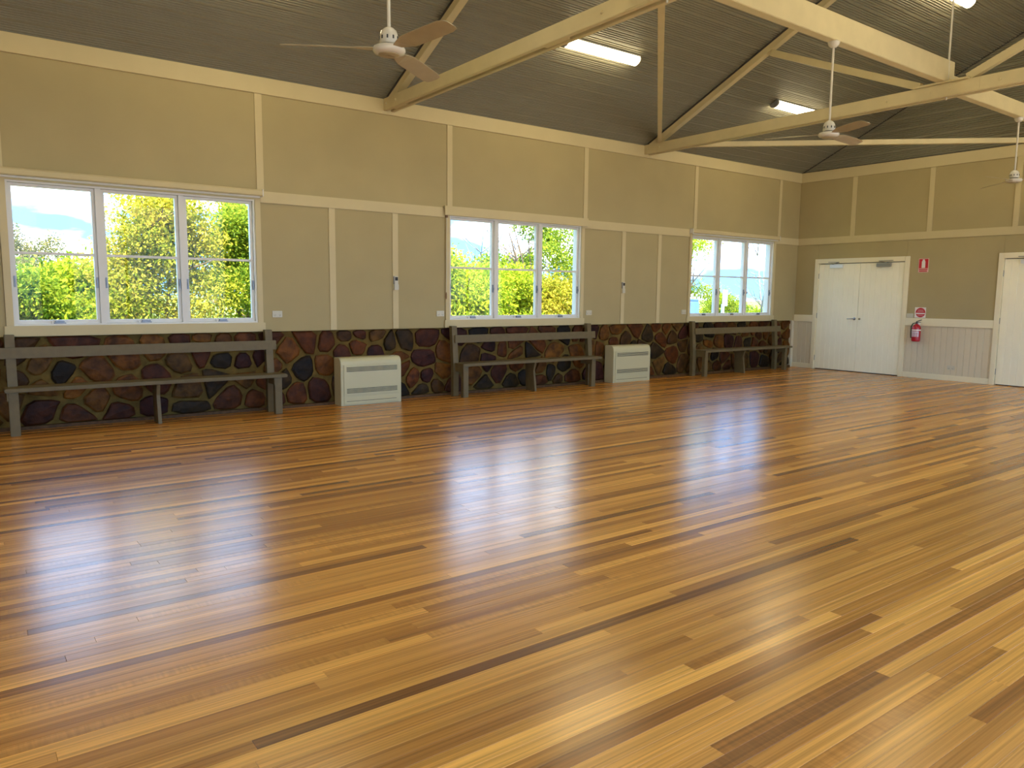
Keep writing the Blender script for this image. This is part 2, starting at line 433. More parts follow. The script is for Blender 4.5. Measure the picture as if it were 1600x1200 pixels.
for i, q in enumerate(pts):
    poly = [(SX0, SZ0), (SX1, SZ0), (SX1, SZ1), (SX0, SZ1)]
    for j, k in enumerate(pts):
        if j == i or abs(k[0] - q[0]) > 1.2: continue
        nx, nz = k[0] - q[0], k[1] - q[1]; ln = math.hypot(nx, nz); nx /= ln; nz /= ln
        gap = 0.014 + 0.010 * ((i * 7 + j * 7) % 5) / 4
        poly = clip(poly, nx, nz, nx * (q[0] + k[0]) / 2 + nz * (q[1] + k[1]) / 2 - gap)
        if len(poly) < 3: break
    if len(poly) < 3: continue
    cut = []                                    # knock the corners off, then roughen
    n = len(poly)
    for a in range(n):
        p, r = poly[a], poly[(a + 1) % n]
        ln = math.hypot(r[0] - p[0], r[1] - p[1])
        if ln < 0.02: cut.append(((p[0] + r[0]) / 2, (p[1] + r[1]) / 2)); continue
        for t in (0.22, 0.78): cut.append((p[0] + (r[0] - p[0]) * t, p[1] + (r[1] - p[1]) * t))
    cut = [(x + SR.uniform(-0.007, 0.007), min(SZ1, max(SZ0, z + SR.uniform(-0.007, 0.007)))) for x, z in cut]
    n = len(cut); cx = sum(c[0] for c in cut) / n; cz = sum(c[1] for c in cut) / n
    yb, yf = D + 0.052, D + 0.012 + SR.uniform(-0.006, 0.012)
    vs = [(x, yb, z) for x, z in cut] + [(x, yf + 0.012, z) for x, z in cut] + [(cx + (x - cx) * 0.86, yf + SR.uniform(0, 0.006), cz + (z - cz) * 0.86) for x, z in cut] + [(cx, yf - 0.004, cz)]
    fs = []
    for a in range(n):
        b = (a + 1) % n
        fs += [(a, b, n + b, n + a), (n + a, n + b, 2 * n + b, 2 * n + a), (2 * n + a, 2 * n + b, 3 * n)]
    o = MB().add(vs, fs).build('stone', 'stone', wl)
    c = SR.choice(PAL); k = SR.uniform(0.8, 1.25); o.color = (c[0] * k, c[1] * k, c[2] * k, 1)
boxo('base_bead', (XB, D - 0.012, 0.0), (13.70, D + 0.05, 0.034), 'dark_timber', wl, 0.004)
boxo('stone_end_strip', (13.70, D - 0.004, 0.0), (E, D + 0.05, 0.938), 'dado_paint', wl)

# trims on the window wall
TN = [0]
def trim(a, b, mat='trim_paint', bevel=0.003, label=None):
    TN[0] += 1
    return struct(boxo('trim_%d' % TN[0], a, b, mat, None, bevel), label)
trim((XB, D - 0.022, 3.655), (E, D + 0.002, ZP), label='cream wall plate board along the top of the window wall')
for u in UB[1:-1]:
    trim((u - 0.042, D - 0.012, 2.566), (u + 0.042, D + 0.002, 3.655), label='cream vertical batten on the upper window wall')
for a, b in ((-2.06, 0.445), (2.975, 5.49), (8.02, 10.49), (13.02, E)):
    trim((a, D - 0.016, 2.436), (b, D + 0.002, 2.566), label='cream horizontal rail between the windows')
for u in (-1.2, -0.35, 3.855, 4.725, 8.885, 9.735):
    trim((u - 0.042, D - 0.012, 0.945), (u + 0.042, D + 0.002, 2.436), label='cream vertical batten between the windows')

# ------------------------------------------------------------------ windows
WN = [0]
def window(c, yf, s, detail=True, label=None):
    """three awning sashes in a cream frame; yf inner wall face, s=+1 outside is +y"""
    WN[0] += 1
    w = struct(empty('window_%d' % WN[0], (c, yf, ZW0)), label)
    Y = lambda d: yf + s * d
    j = 0.022
    fr = MB()
    fr.box((c - HO, Y(-0.004), ZW0), (c - HO + j, Y(WT), ZW1)).box((c + HO - j, Y(-0.004), ZW0), (c + HO, Y(WT), ZW1))
    fr.box((c - HO + j, Y(-0.004), ZW1 - j), (c + HO - j, Y(WT), ZW1)).box((c - HO + j, Y(-0.004), ZW0), (c + HO - j, Y(WT), ZW0 + j))
    fr.build('frame', 'window_paint', w)
    for s2 in (-1, 1):
        boxo('architrave', (c + s2 * (HO - 0.004), Y(-0.022), 1.047), (c + s2 * 1.265, Y(0.002), 2.465), 'trim_paint', w, 0.003)
    boxo('head_board', (c - 1.265, Y(-0.022), 2.465), (c + 1.265, Y(0.002), 2.568), 'trim_paint', w, 0.003)
    boxo('sill_board', (c - 1.285, Y(-0.030), 0.942), (c + 1.285, Y(0.002), 1.047), 'trim_paint', w, 0.004)
    iw = HO - j; mw = 0.056
    sw = (2 * iw - 2 * mw) / 3
    for k in range(2):
        x0 = c - iw + sw * (k + 1) + mw * k
        boxo('mullion', (x0, Y(0.005), ZW0 + j), (x0 + mw, Y(0.13), ZW1 - j), 'window_paint', w, 0.003)
    for k in range(3):
        x0 = c - iw + (sw + mw) * k + 0.002; x1 = x0 + sw - 0.004
        z0, z1 = ZW0 + j + 0.002, ZW1 - j - 0.002
        t = 0.030
        sm = MB()
        sm.box((x0, Y(0.035), z0), (x0 + t, Y(0.080), z1)).box((x1 - t, Y(0.035), z0), (x1, Y(0.080), z1))
        sm.box((x0 + t, Y(0.035), z0), (x1 - t, Y(0.080), z0 + 0.036)).box((x0 + t, Y(0.035), z1 - t), (x1 - t, Y(0.080), z1))
        sa = sm.build('sash', 'window_paint', w)
        zm = 1.755
        boxo('glazing_bar', (x0 + t, Y(0.042), zm), (x1 - t, Y(0.074), zm + 0.026), 'window_paint', sa)
        boxo('pane', (x0 + t, Y(0.056), z0 + 0.036), (x1 - t, Y(0.059), zm), 'pane_glass', sa)
        boxo('pane', (x0 + t, Y(0.056), zm + 0.026), (x1 - t, Y(0.059), z1 - t), 'pane_glass', sa)
        if detail:
            xm = (x0 + x1) / 2
            wd = MB().box((xm - 0.055, Y(-0.006), ZW0 + j), (xm + 0.055, Y(0.034), ZW0 + j + 0.012))
            wd.box((xm - 0.042, Y(-0.012), ZW0 + j + 0.012), (xm + 0.042, Y(0.022), ZW0 + j + 0.030))
            wd.build('winder', 'latch_metal', w, 0.003)
            boxo('winder_pad', (xm - 0.075, Y(-0.010), ZW0 + j), (xm - 0.056, Y(0.030), ZW0 + j + 0.026), 'window_paint', w, 0.002)
            for xx in (x0 + 0.012, x1 - 0.012):
                lt = MB().box((xx - 0.009, Y(0.020), 1.43), (xx + 0.009, Y(0.036), 1.54)).box((xx - 0.006, Y(0.004), 1.46), (xx + 0.006, Y(0.022), 1.50))
                lt.build('latch', 'latch_metal', sa, 0.002)
    return w
window(WC[0], D, 1, label='three-sash cream window nearest the camera, sky in its left pane')
window(WC[1], D, 1, label='middle three-sash cream window of the long wall')
window(WC[2], D, 1, label='far three-sash cream window beside the room corner')
window(-3.26, D, 1, False, label='three-sash cream window outside the picture on the left')
# roller blind cassettes over the near and far windows, flat pelmet over the middle one
for c, lb in ((WC[0], 'cream rolled-up blind cassette over the nearest window'), (WC[2], 'cream rolled-up blind cassette over the far corner window')):
    t = thing('roller_blind', (c, D - 0.05, 2.495), lb, 'blind', 'rolled-up blinds')
    mb = MB().prism([(c - 1.27, D - 0.023, 2.500), (c - 1.27, D - 0.085, 2.500), (c - 1.27, D - 0.094, 2.512), (c - 1.27, D - 0.094, 2.556), (c - 1.27, D - 0.080, 2.572), (c - 1.27, D - 0.023, 2.572)], (2.54, 0, 0))
    mb.build('cassette', 'trim_paint', t)
    MB().tube([(c - 1.25, D - 0.055, 2.490), (c + 1.25, D - 0.055, 2.490)], 0.012, 10).build('bottom_rail', 'window_paint', t, smooth=True)
    for s in (-1, 1):
        boxo('end_cap', (c + s * 1.27, D - 0.098, 2.496), (c + s * 1.282, D - 0.023, 2.576), 'window_paint', t, 0.002)
t = thing('pelmet', (WC[1], D - 0.03, 2.46), 'flat cream pelmet board over the middle window', 'pelmet')
boxo('face_board', (WC[1] - 1.30, D - 0.062, 2.462), (WC[1] + 1.30, D - 0.045, 2.585), 'trim_paint', t, 0.002)
boxo('top_board', (WC[1] - 1.30, D - 0.045, 2.570), (WC[1] + 1.30, D - 0.012, 2.585), 'trim_paint', t)
t = thing('blind_cord', (5.50, D - 0.03, 1.5), 'brown blind cord hanging beside the middle window', 'cord')
MB().tube([(5.498, D - 0.030, 2.45), (5.494, D - 0.028, 2.1), (5.496, D - 0.026, 1.7), (5.492, D - 0.026, 1.42)], 0.005, 6).build('cord', 'white_plastic', t)
MB().lathe((5.492, D - 0.026, 1.33), [(0.004, 0), (0.010, 0.02), (0.011, 0.07), (0.004, 0.10)], 8).build('tassel', 'cord_brown', t, smooth=True)
boxo('cord_bracket', (5.480, D - 0.045, 2.43), (5.512, D - 0.012, 2.55), 'cord_brown', t, 0.003)

# ------------------------------------------------------------------ far end wall
D1 = (6.70, 8.53); D2 = (3.44, 5.27)     # outer faces of the two door frames (y)
ZD = 2.05
holes = [(D1[0] + 0.075, D1[1] - 0.075, -0.1, ZD + 0.02), (D2[0] + 0.075, D2[1] - 0.075, -0.1, ZD + 0.02)]
we = struct(wall_with_holes('wall_front', 'x', E + 0.03, E + WT, YO - WT, D + WT, -0.1, ZP + 0.02, holes, 'wall_paint'), 'cream panelled far end wall with double doors')
EB = [D, 7.81, 6.41, 5.08, 3.72, 2.35, 1.0, YO]
for a, b in zip(EB[1:], EB[:-1]):
    boxo('panel', (E + 0.001, a + 0.002, 2.50), (E + 0.03, b - 0.002, 3.75), 'wall_paint', we)
for a, b, z0 in ((D1[1] - 0.06, D, 1.0), (D1[0] + 0.06, D1[1] - 0.06, ZD + 0.03), (D2[1] - 0.06, D1[0] + 0.06, 1.0), (D2[0] + 0.06, D2[1] - 0.06, ZD + 0.03), (YO, D2[0] + 0.06, 1.0)):
    boxo('panel', (E + 0.001, a + 0.001, z0), (E + 0.03, b - 0.001, 2.498), 'wall_paint', we)
def dado(a, b):
    n = max(1, round((b - a) / 0.098)); w = (b - a) / n
    for k in range(n):
        y0, y1 = a + k * w + 0.0005, a + (k + 1) * w - 0.0005; c = 0.006
        MB().prism([(E + 0.03, y0, 0.0), (E + 0.006, y0, 0.0), (E, y0 + c, 0.0), (E, y1 - c, 0.0), (E + 0.006, y1, 0.0), (E + 0.03, y1, 0.0)], (0, 0, 0.998)).build('dado_board', 'dado_paint', we)
dado(D2[1] - 0.06, D1[0] + 0.06); dado(D1[1] - 0.06, D); dado(YO, D2[0] + 0.06)
trim((E - 0.022, YO, 3.655), (E + 0.002, D - 0.022, ZP), label='cream wall plate board along the top of the end wall')
trim((E - 0.016, YO, 2.436), (E + 0.002, D - 0.016, 2.566), label='cream horizontal rail across the end wall')
for u in EB[1:-1]:
    trim((E - 0.012, u - 0.042, 2.566), (E + 0.002, u + 0.042, 3.655), label='cream vertical batten on the upper end wall')
for a, b in ((D2[1], D1[0]), (D1[1], D), (YO, D2[0])):
    trim((E - 0.022, a, 0.925), (E + 0.002, b, 1.058), 'trim_paint_lit', label='cream chair rail on the end wall')
BN = 0
for a, b, nm in ((D2[1], D1[0], 'front_middle'), (D1[1], D, 'front_corner'), (YO, D2[0], 'front_right')):
    struct(boxo('baseboard_' + nm, (E - 0.016, a, 0.0), (E + 0.002, b, 0.092), 'trim_paint_lit', None, 0.003), 'cream skirting board along the end wall')

# doors
def door(n, y0, y1, detail, label):
    d = struct(empty('door_%d' % n, (E, (y0 + y1) / 2, 0)), label)
    fr = MB()
    fw = 0.078
    fr.box((E - 0.024, y0, 0), (E + 0.12, y0 + fw, ZD + 0.10)).box((E - 0.024, y1 - fw, 0), (E + 0.12, y1, ZD + 0.10))
    fr.box((E - 0.024, y0 + fw, ZD + 0.012), (E + 0.12, y1 - fw, ZD + 0.10))
    fr.build('door_frame', 'trim_paint_lit', d, 0.003)
    boxo('light_block', (E + 0.060, y0 + fw, -0.021), (E + 0.12, y1 - fw, ZD + 0.012), 'dark_gap', d)  # dark panel across the doorway, added to block light through the gaps
    ym = (y0 + y1) / 2
    for k, (a, b) in enumerate(((ym + 0.003, y1 - fw - 0.004), (y0 + fw + 0.004, ym - 0.003))):
        lf = boxo('leaf', (E + 0.018, a, 0.014), (E + 0.055, b, ZD), 'door_paint', d)
        nb = 8; w = (b - a) / nb
        for q in range(nb):
            p0, p1 = a + q * w + 0.0003, a + (q + 1) * w - 0.0003; c = 0.004
            MB().prism([(E + 0.018, p0, 0.014), (E + 0.010, p0, 0.014), (E + 0.006, p0 + c, 0.014), (E + 0.006, p1 - c, 0.014), (E + 0.010, p1, 0.014), (E + 0.018, p1, 0.014)], (0, 0, ZD - 0.014)).build('board', 'door_paint', lf)
        hs = b - 0.004 if k == 0 else a + 0.004       # hinge side
        sg = 1 if k == 0 else -1
        for hz in (0.22, 1.05, 1.82):
            MB().tube([(E - 0.002, hs + sg * 0.008, hz - 0.05), (E - 0.002, hs + sg * 0.008, hz + 0.05)], 0.008, 8).build('hinge', 'closer_grey', lf, smooth=True)
        # overhead closer with its folded arm
        c0 = hs - sg * 0.24; c1 = hs - sg * 0.50
        cl = boxo('closer', (E - 0.052, min(c0, c1), 1.972), (E + 0.005, max(c0, c1), 2.038), 'closer_silver' if k == 0 else 'closer_grey', lf, 0.006)
        MB().bar((E - 0.030, c0 - sg * 0.05, 2.045), (E - 0.075, c0 - sg * 0.20, 2.075), 0.022, 0.010).bar((E - 0.075, c0 - sg * 0.20, 2.078), (E - 0.028, c0 + sg * 0.04, 2.085), 0.020, 0.010).build('closer_arm', 'closer_grey', cl)
    return d, ym
d1, ym = door(1, D1[0], D1[1], True, 'cream boarded double door in the far wall beside the extinguisher')
door(2, D2[0], D2[1], True, 'cream boarded double door cut off by the right picture edge')
lf = [c for c in d1.children if c.name.startswith('leaf')]
lf.sort(key=lambda c: -c.location.y)
hy = ym + 0.055
hd = MB().lathe((E + 0.006, hy, 1.01), [(0.027, 0), (0.027, 0.008), (0.012, 0.010), (0.011, 0.045)], 14, (-1, 0, 0))
hd.tube([(E - 0.036, hy, 1.01), (E - 0.040, hy + 0.03, 1.01), (E - 0.036, hy + 0.13, 1.006)], [0.011, 0.010, 0.008], 10)
hd.build('lever_handle', 'steel', lf[0], smooth=True, label='satin steel lever handle')
MB().lathe((E + 0.006, ym - 0.045, 1.01), [(0.020, 0), (0.020, 0.014), (0.014, 0.020)], 14, (-1, 0, 0)).build('lock_cylinder', 'steel', lf[1], smooth=True)

# ------------------------------------------------------------------ unseen walls (behind and beside the camera), with glazed openings added for daylight
OW = [(-3.9, -1.5), (-1.0, 1.6), (2.1, 5.3), (5.8, 9.0), (9.5, 13.3)]
wr = struct(wall_with_holes('wall_right', 'y', YO, YO - WT, XB - WT, E + WT, -0.1, ZP + 0.02, [(a, b, 0.06, 3.30) for a, b in OW], 'wall_paint'), 'cream wall behind the camera with added wide glazed openings')
for a, b in OW:
    WN[0] += 1
    w = struct(empty('window_%d' % WN[0], ((a + b) / 2, YO - 0.08, 0.06)), 'wide glazed opening added for daylight in the unseen wall behind the camera')
    fr = MB(); n = 3; sw = (b - a) / n
    for k in range(n + 1):
        xx = min(b - 0.05, max(a, a + k * sw - 0.025)); fr.box((xx, YO - 0.11, 0.06), (xx + 0.05, YO - 0.05, 3.30))
    for k in range(n):
        fr.box((a + k * sw + 0.025, YO - 0.11, 0.06), (a + (k + 1) * sw - 0.025, YO - 0.05, 0.12)).box((a + k * sw + 0.025, YO - 0.11, 3.24), (a + (k + 1) * sw - 0.025, YO - 0.05, 3.30))
    fr.build('frame', 'window_paint', w)
    for k in range(n): boxo('pane', (a + k * sw + 0.03, YO - 0.082, 0.12), (a + (k + 1) * sw - 0.03, YO - 0.078, 3.24), 'pane_glass', w)
wb = struct(boxo('wall_back', (XB - WT, YO - WT, -0.1), (XB, D + WT, ZP + 0.02), 'wall_paint'), 'cream wall at the near end of the hall')

# ------------------------------------------------------------------ ceiling: corrugated lining strips
ce = struct(empty('ceiling', (0, YR, ZP)), 'grey corrugated metal raked ceiling lining')
def strip_profile():
    """across one strip: (distance, height) pairs; five ribs then a flat"""
    pr = []; P = 0.0320
    for k in range(5):
        for a, h in ((0.0, 0.0), (0.004, -0.002), (0.012, -0.002), (0.0165, 0.002), (0.0200, 0.015), (0.0265, 0.015), (0.0300, 0.002)):
            pr.append((k * P + a, h))
    pr += [(5 * P, 0.0), (5 * P + 0.004, -0.003), (5 * P + 0.018, -0.003), (5 * P + 0.0225, 0.0)]
    return pr
PR = strip_profile(); MOD = PR[-1][0]
ux = 1 / math.hypot(1, SL)                      # unit slope components
SLEN = (D - YR) / ux
def slope_strip(side, i, mesh=None):
    d0 = i * MOD
    y_ = (D if side > 0 else YO) - side * d0 * ux; z_ = ZP + d0 * SL * ux
    if mesh is None:
        vs = []; fs = []
        for (t, h) in PR:
            y = -side * (t * ux) + side * h * SL * ux; z = t * SL * ux + h * ux
            vs += [(0, y, z), (E - XB, y, z)]
        for k in range(len(PR) - 1): fs.append((2 * k, 2 * k + 1, 2 * k + 3, 2 * k + 2))
        mesh = bpy.data.meshes.new('lining_strip'); mesh.from_pydata(vs, [], fs); mesh.materials.append(MATS['ceiling_metal'])
        for p in mesh.polygons: p.use_smooth = True
        mesh.set_sharp_from_angle(angle=math.radians(60))
    o = bpy.data.objects.new('lining_strip', mesh); COL.objects.link(o); o.parent = ce
    o.location = Vector((XB, y_, z_)) - ORG[ce.name]
    return mesh
NS = int(math.ceil(SLEN / MOD))
for side in (1, -1):
    ms = None
    for i in range(NS): ms = slope_strip(side, i, ms)
rd = MB()
for side in (1, -1):
    ye = D if side > 0 else YO
    yo_, zo_ = ye + side * 0.45, ZP - 0.45 * SL + 0.03
    rd.add([(XB - 0.4, yo_, zo_), (E + 0.4, yo_, zo_), (E + 0.4, YR, ZR + 0.03), (XB - 0.4, YR, ZR + 0.03),
            (XB - 0.4, yo_, zo_ + 0.08), (E + 0.4, yo_, zo_ + 0.08), (E + 0.4, YR, ZR + 0.11), (XB - 0.4, YR, ZR + 0.11)],
           [(0,1,2,3),(7,6,5,4),(0,4,5,1),(1,5,6,2),(2,6,7,3),(3,7,4,0)])
rd.build('roof_deck', 'roof_steel', ce)
# corrugated gable above the far wall
gb = MB().prism([(E + 0.02, D + WT, ZP), (E + 0.02, YO - WT, ZP), (E + 0.02, YR, ZR + 0.09)], (0.12, 0, 0)).build('gable_backing', 'roof_steel', ce)
MB().prism([(XB - 0.14, D + WT, ZP), (XB - 0.14, YO - WT, ZP), (XB - 0.14, YR, ZR + 0.09)], (0.12, 0, 0)).build('gable_backing', 'wall_paint', ce)
NG = int((ZR - ZP) / MOD) + 1
for i in range(NG):
    vs = []; fs = []; k0 = 0
    for (t, h) in PR:
        z = ZP + i * MOD + t
        if z > ZR: break
        hw = (ZR - z) / SL
        vs += [(E + 0.001 + h, YR - hw, z), (E + 0.001 + h, YR + hw, z)]; k0 += 1
    for k in range(k0 - 1): fs.append((2 * k, 2 * k + 1, 2 * k + 3, 2 * k + 2))
    if fs:
        o = MB().add(vs, fs).build('gable_strip', 'ceiling_metal', ce, smooth=True)
# dark strips painted as the shadow gap where lining meets the plates and the gable
boxo('edge_gap', (XB, D - 0.012, ZP - 0.001), (E, D + 0.02, ZP + 0.012), 'dark_gap', ce)
boxo('edge_gap', (E - 0.010, YO, ZP - 0.001), (E + 0.02, D, ZP + 0.012), 'dark_gap', ce)
for side in (1, -1):
    ye = D if side > 0 else YO
    MB().bar((E - 0.003, ye, ZP + 0.0), (E - 0.003, YR, ZR), 0.014, 0.030).build('gable_shadow_gap', 'dark_gap', ce)

# ================================================================== ROOF TIMBERS
def truss(x, lb):
    t = thing('roof_truss', (x, YR, 3.70), lb, 'roof truss', 'painted timber trusses')
    y0, y1 = YO + 0.02, D - 0.024
    zt0, zt1 = 3.695, 3.842
    for s in (-1, 1):
        boxo('tie_plank', (x + s * 0.026, y0, zt0), (x + s * 0.076, y1, zt1), 'beam_paint', t, 0.004)
    for yy in (y1 - 0.30, YR + 1.3, YR - 1.3, y0 + 0.3):
        boxo('spacer', (x - 0.026, yy - 0.16, zt0 + 0.008), (x + 0.026, yy + 0.16, zt1 - 0.01), 'beam_paint', t)
    boxo('slot_lining', (x - 0.0255, y0 + 0.5, zt0 + 0.09), (x + 0.0255, y1 - 0.47, zt1 - 0.012), 'beam_paint', t)
    # rafters, each with a dark strip painted as its shadow line under the lining
    for s in (1, -1):
        ye = D - 0.10 if s > 0 else YO + 0.10
        off = 0.075
        p = (x, ye, ZP + SL * 0.10 - off); q = (x, YR + s * 0.02, ZR - off - 0.01)
        rf = MB().bar(p, q, 0.095, 0.085).build('rafter', 'beam_paint', t, 0.003)
        up = Vector((0, s * SL, 1)).normalized()
        MB().bar(Vector(p) + up * 0.052 - Vector((0.02, 0, 0)), Vector(q) + up * 0.052 - Vector((0.02, 0, 0)), 0.075, 0.020).build('rafter_shadow', 'dark_gap', rf)
        # strut from the middle of the tie up to the rafter
        ym_ = YR + s * 2.32
        MB().bar((x, YR + s * 0.26, zt1 + 0.03), (x, ym_, ZR - SL * 2.32 - 0.15), 0.07, 0.085, (0, 0, 1)).build('strut', 'beam_paint', t, 0.003)
    MB().tube([(x, YR - 0.04, zt0 - 0.025), (x, YR - 0.04, ZR - 0.10)], 0.011, 8).build('king_rod', 'fan_enamel', t, smooth=True)
    # joint plate and bolts at the middle of the tie
    pl = MB().box((x - 0.080, YR - 0.42, zt0 + 0.012), (x - 0.0765, YR + 0.34, zt1 - 0.012)).build('joint_plate', 'beam_paint', t)
    for yy in (YR - 0.62, YR - 0.1, YR + 0.1, YR + 0.62, y1 - 0.06, y1 - 0.32):
        MB().lathe((x - 0.076, yy, zt0 + 0.075), [(0.017, 0), (0.017, 0.008), (0.009, 0.009), (0.009, 0.016)], 10, (-1, 0, 0)).build('bolt', 'beam_paint', t, smooth=True)
    boxo('seat_block', (x - 0.10, YR - 0.30, zt1), (x + 0.10, YR + 0.30, zt1 + 0.022), 'beam_paint', t, 0.003)
    return t
TX = [-0.05, 4.645, 9.355]
truss(TX[1], 'cream timber truss whose tie beam crosses above the middle window')
truss(TX[2], 'cream timber truss farther off, near the gable end, with thin vertical rod')
truss(TX[0], 'cream timber truss directly over the camera, out of the picture')
b1 = boxo('ridge_beam', (XB + 0.01, YR - 0.048, 3.866), (TX[2] + 0.14, YR + 0.048, 4.110), 'beam_paint', None, 0.005)
tag(b1, 'deep cream longitudinal beam resting on the trusses, second fan hung from it', 'beam')
b2 = boxo('ridge_beam', (TX[2] + 0.145, YR - 0.048, 3.785), (E - 0.03, YR + 0.048, 3.965), 'beam_paint', None, 0.005)
tag(b2, 'cream longitudinal beam between the far truss and end wall, farthest fan below', 'beam')
def brace(p, q, lb):
    o = MB().bar(p, q, 0.062, 0.075).build('diagonal_brace', 'beam_paint', None, 0.003)
    tag(o, lb, 'brace', 'diagonal roof braces')
brace((9.35, 8.655, 3.882), (4.70, 4.38, 3.882), 'slim cream brace running upright in the picture from the far truss heel')
brace((TX[2] + 0.08, 8.28, 3.775), (E - 0.03, 4.22, 3.775), 'slim cream brace nearly level behind the second fan towards the end wall')

# ================================================================== LAMPS
def lamp(x, y, lb, side=1):
    """surface fluorescent fitting on the lining, 1.29 m long, running along x"""
    ye = D if side > 0 else YO
    zc = ZP + SL * abs(ye - y)
    up = Vector((0, side * SL, 1)).normalized(); ac = Vector((0, side, -SL)).normalized()   # outward normal, down-slope
    c = Vector((x, y, zc)) - up * 0.009
    t = thing('ceiling_light', c - up * 0.09, lb, 'light', 'fluorescent fittings on the ceiling')
    L = 0.63
    def sec(prof, x0, x1, nm, mat):
        poly = [c + Vector((x0, 0, 0)) + ac * a - up * h for a, h in prof]
        return MB().prism(poly, (x1 - x0, 0, 0)).build(nm, mat, t, smooth=True)
    sec([(-0.075, 0.0), (-0.075, 0.022), (0.075, 0.022), (0.075, 0.0)], -L, L, 'tray', 'slat_grey')
    arc = [(-0.072, 0.022)] + [(-0.072 * math.cos(math.pi * k / 10), 0.034 + 0.046 * math.sin(math.pi * k / 10)) for k in range(11)] + [(0.072, 0.022)]
    sec(arc, -L + 0.03, L - 0.004, 'diffuser', 'tube_glow')
    arc2 = [(-0.076, 0.0)] + [(-0.076 * math.cos(math.pi * k / 10), 0.034 + 0.050 * math.sin(math.pi * k / 10)) for k in range(11)] + [(0.076, 0.0)]
    sec(arc2, -L - 0.012, -L + 0.03, 'end_cap', 'grey_plastic')
    sec(arc2, L - 0.004, L + 0.012, 'end_cap', 'white_plastic')
lamp(6.90, 7.44, 'glowing fluorescent fitting between the two trusses, nearest of the three in view')
lamp(11.36, 7.53, 'glowing fluorescent fitting partly behind the far tie beam')
lamp(11.18, 5.18, 'glowing fluorescent fitting at the top right, cut off by picture edge')
NTH = {11.18: 'first from the end wall', 6.9: 'second from the end wall', 2.65: 'third from the end wall', -1.7: 'fourth from the end wall'}
for x in (-1.7, 2.65):  # unseen fittings from here on, added to light the hall
    lamp(x, 7.44, 'added unseen fluorescent fitting above the picture over the window side, ' + NTH[x])
for x in (-1.7, 2.65, 6.9):
    lamp(x, 5.18, 'added unseen fluorescent fitting above the picture near the ridge, ' + NTH[x])
for x in (-1.7, 2.65, 6.9, 11.18):  # opposite slope, also added out of view for interior light
    lamp(x, 2 * YR - 5.18, 'added unseen fitting behind the camera near the ridge, ' + NTH[x], -1)
    lamp(x, 2 * YR - 7.44, 'added unseen fitting behind the camera near the wall, ' + NTH[x], -1)

# ================================================================== CEILING FANS
def fan(x, y, zrose, zhub, angs, R_, lb):
    t = thing('ceiling_fan', (x, y, zhub - 0.05), lb, 'fan', 'white ceiling fans')
    MB().lathe((x, y, zrose), [(0.056, 0), (0.056, -0.012), (0.046, -0.036), (0.028, -0.050), (0.014, -0.054)], 20).build('canopy', 'fan_enamel', t, smooth=True)
    MB().tube([(x, y, zrose - 0.055), (x, y, zhub + 0.11)], 0.011, 10).build('down_rod', 'fan_enamel', t, smooth=True)
    mo = MB().lathe((x, y, zhub + 0.014), [(0.052, 0), (0.058, 0.008), (0.056, 0.050), (0.047, 0.078), (0.027, 0.096), (0.014, 0.101)], 24).build('motor_cover', 'fan_enamel', t, smooth=True)
    for k in range(10):
        a = 2 * math.pi * k / 10 + 0.3
        MB().bar((x + 0.0565 * math.cos(a), y + 0.0565 * math.sin(a), zhub + 0.038), (x + 0.0560 * math.cos(a), y + 0.0560 * math.sin(a), zhub + 0.058), 0.009, 0.006, (math.cos(a), math.sin(a), 0)).build('vent_slot', 'slot_dark', mo)
    MB().lathe((x, y, zhub + 0.004), [(0.047, 0), (0.047, 0.012)], 20).build('collar', 'slot_dark', t, smooth=True)
    hb = MB().lathe((x, y, zhub + 0.004), [(0.040, 0), (0.090, -0.005), (0.099, -0.016), (0.099, -0.029), (0.090, -0.040), (0.070, -0.047), (0.016, -0.048)], 28).build('hub', 'fan_enamel', t, smooth=True)
    MB().lathe((x, y, zhub - 0.044), [(0.064, 0), (0.064, -0.003), (0.056, -0.006), (0.010, -0.006)], 24).build('hub_cap', 'fan_blade', hb, smooth=True)
    for a in angs:
        a = math.radians(a); d = Vector((math.cos(a), math.sin(a), 0)); n = Vector((-math.sin(a), math.cos(a), 0))
        pt = math.radians(-14)
        c = Vector((x, y, zhub - 0.014))
        prof = [(0.08, 0.026), (0.14, 0.044), (0.22, 0.060), (0.40, 0.062), (R_ - 0.06, 0.060), (R_ - 0.012, 0.048), (R_, 0.028)]
        vs = []; fs = []
        for r, w in prof:
            tw = pt * min(1, (r - 0.08) / 0.12)
            for s in (-1, 1):
                p = c + d * r + (n * math.cos(tw) + Vector((0, 0, 1)) * math.sin(tw)) * (s * w) - Vector((0, 0, 0.012 * (r / R_) ** 2))
                vs += [p + Vector((0, 0, 0.002)), p - Vector((0, 0, 0.002))]
        for k in range(len(prof) - 1):
            o = 4 * k
            fs += [(o, o + 2, o + 6, o + 4), (o + 1, o + 5, o + 7, o + 3), (o, o + 4, o + 5, o + 1), (o + 2, o + 3, o + 7, o + 6)]
        fs += [(0, 1, 3, 2), (4 * len(prof) - 4, 4 * len(prof) - 2, 4 * len(prof) - 1, 4 * len(prof) - 3)]
        MB().add(vs, fs).build('blade', 'fan_blade', t)
fan(2.25, 4.31, 3.866, 2.888, (34, 154, 274), 0.64, 'cream three-blade ceiling fan nearest the camera, in front of the near truss')
fan(7.06, 4.31, 3.866, 3.012, (2, 123, 243), 0.60, 'cream three-blade ceiling fan on a long rod crossing the far tie beam')
fan(11.52, 4.31, 3.785, 2.997, (54, 174, 294), 0.64, 'small distant cream ceiling fan at the right picture edge')

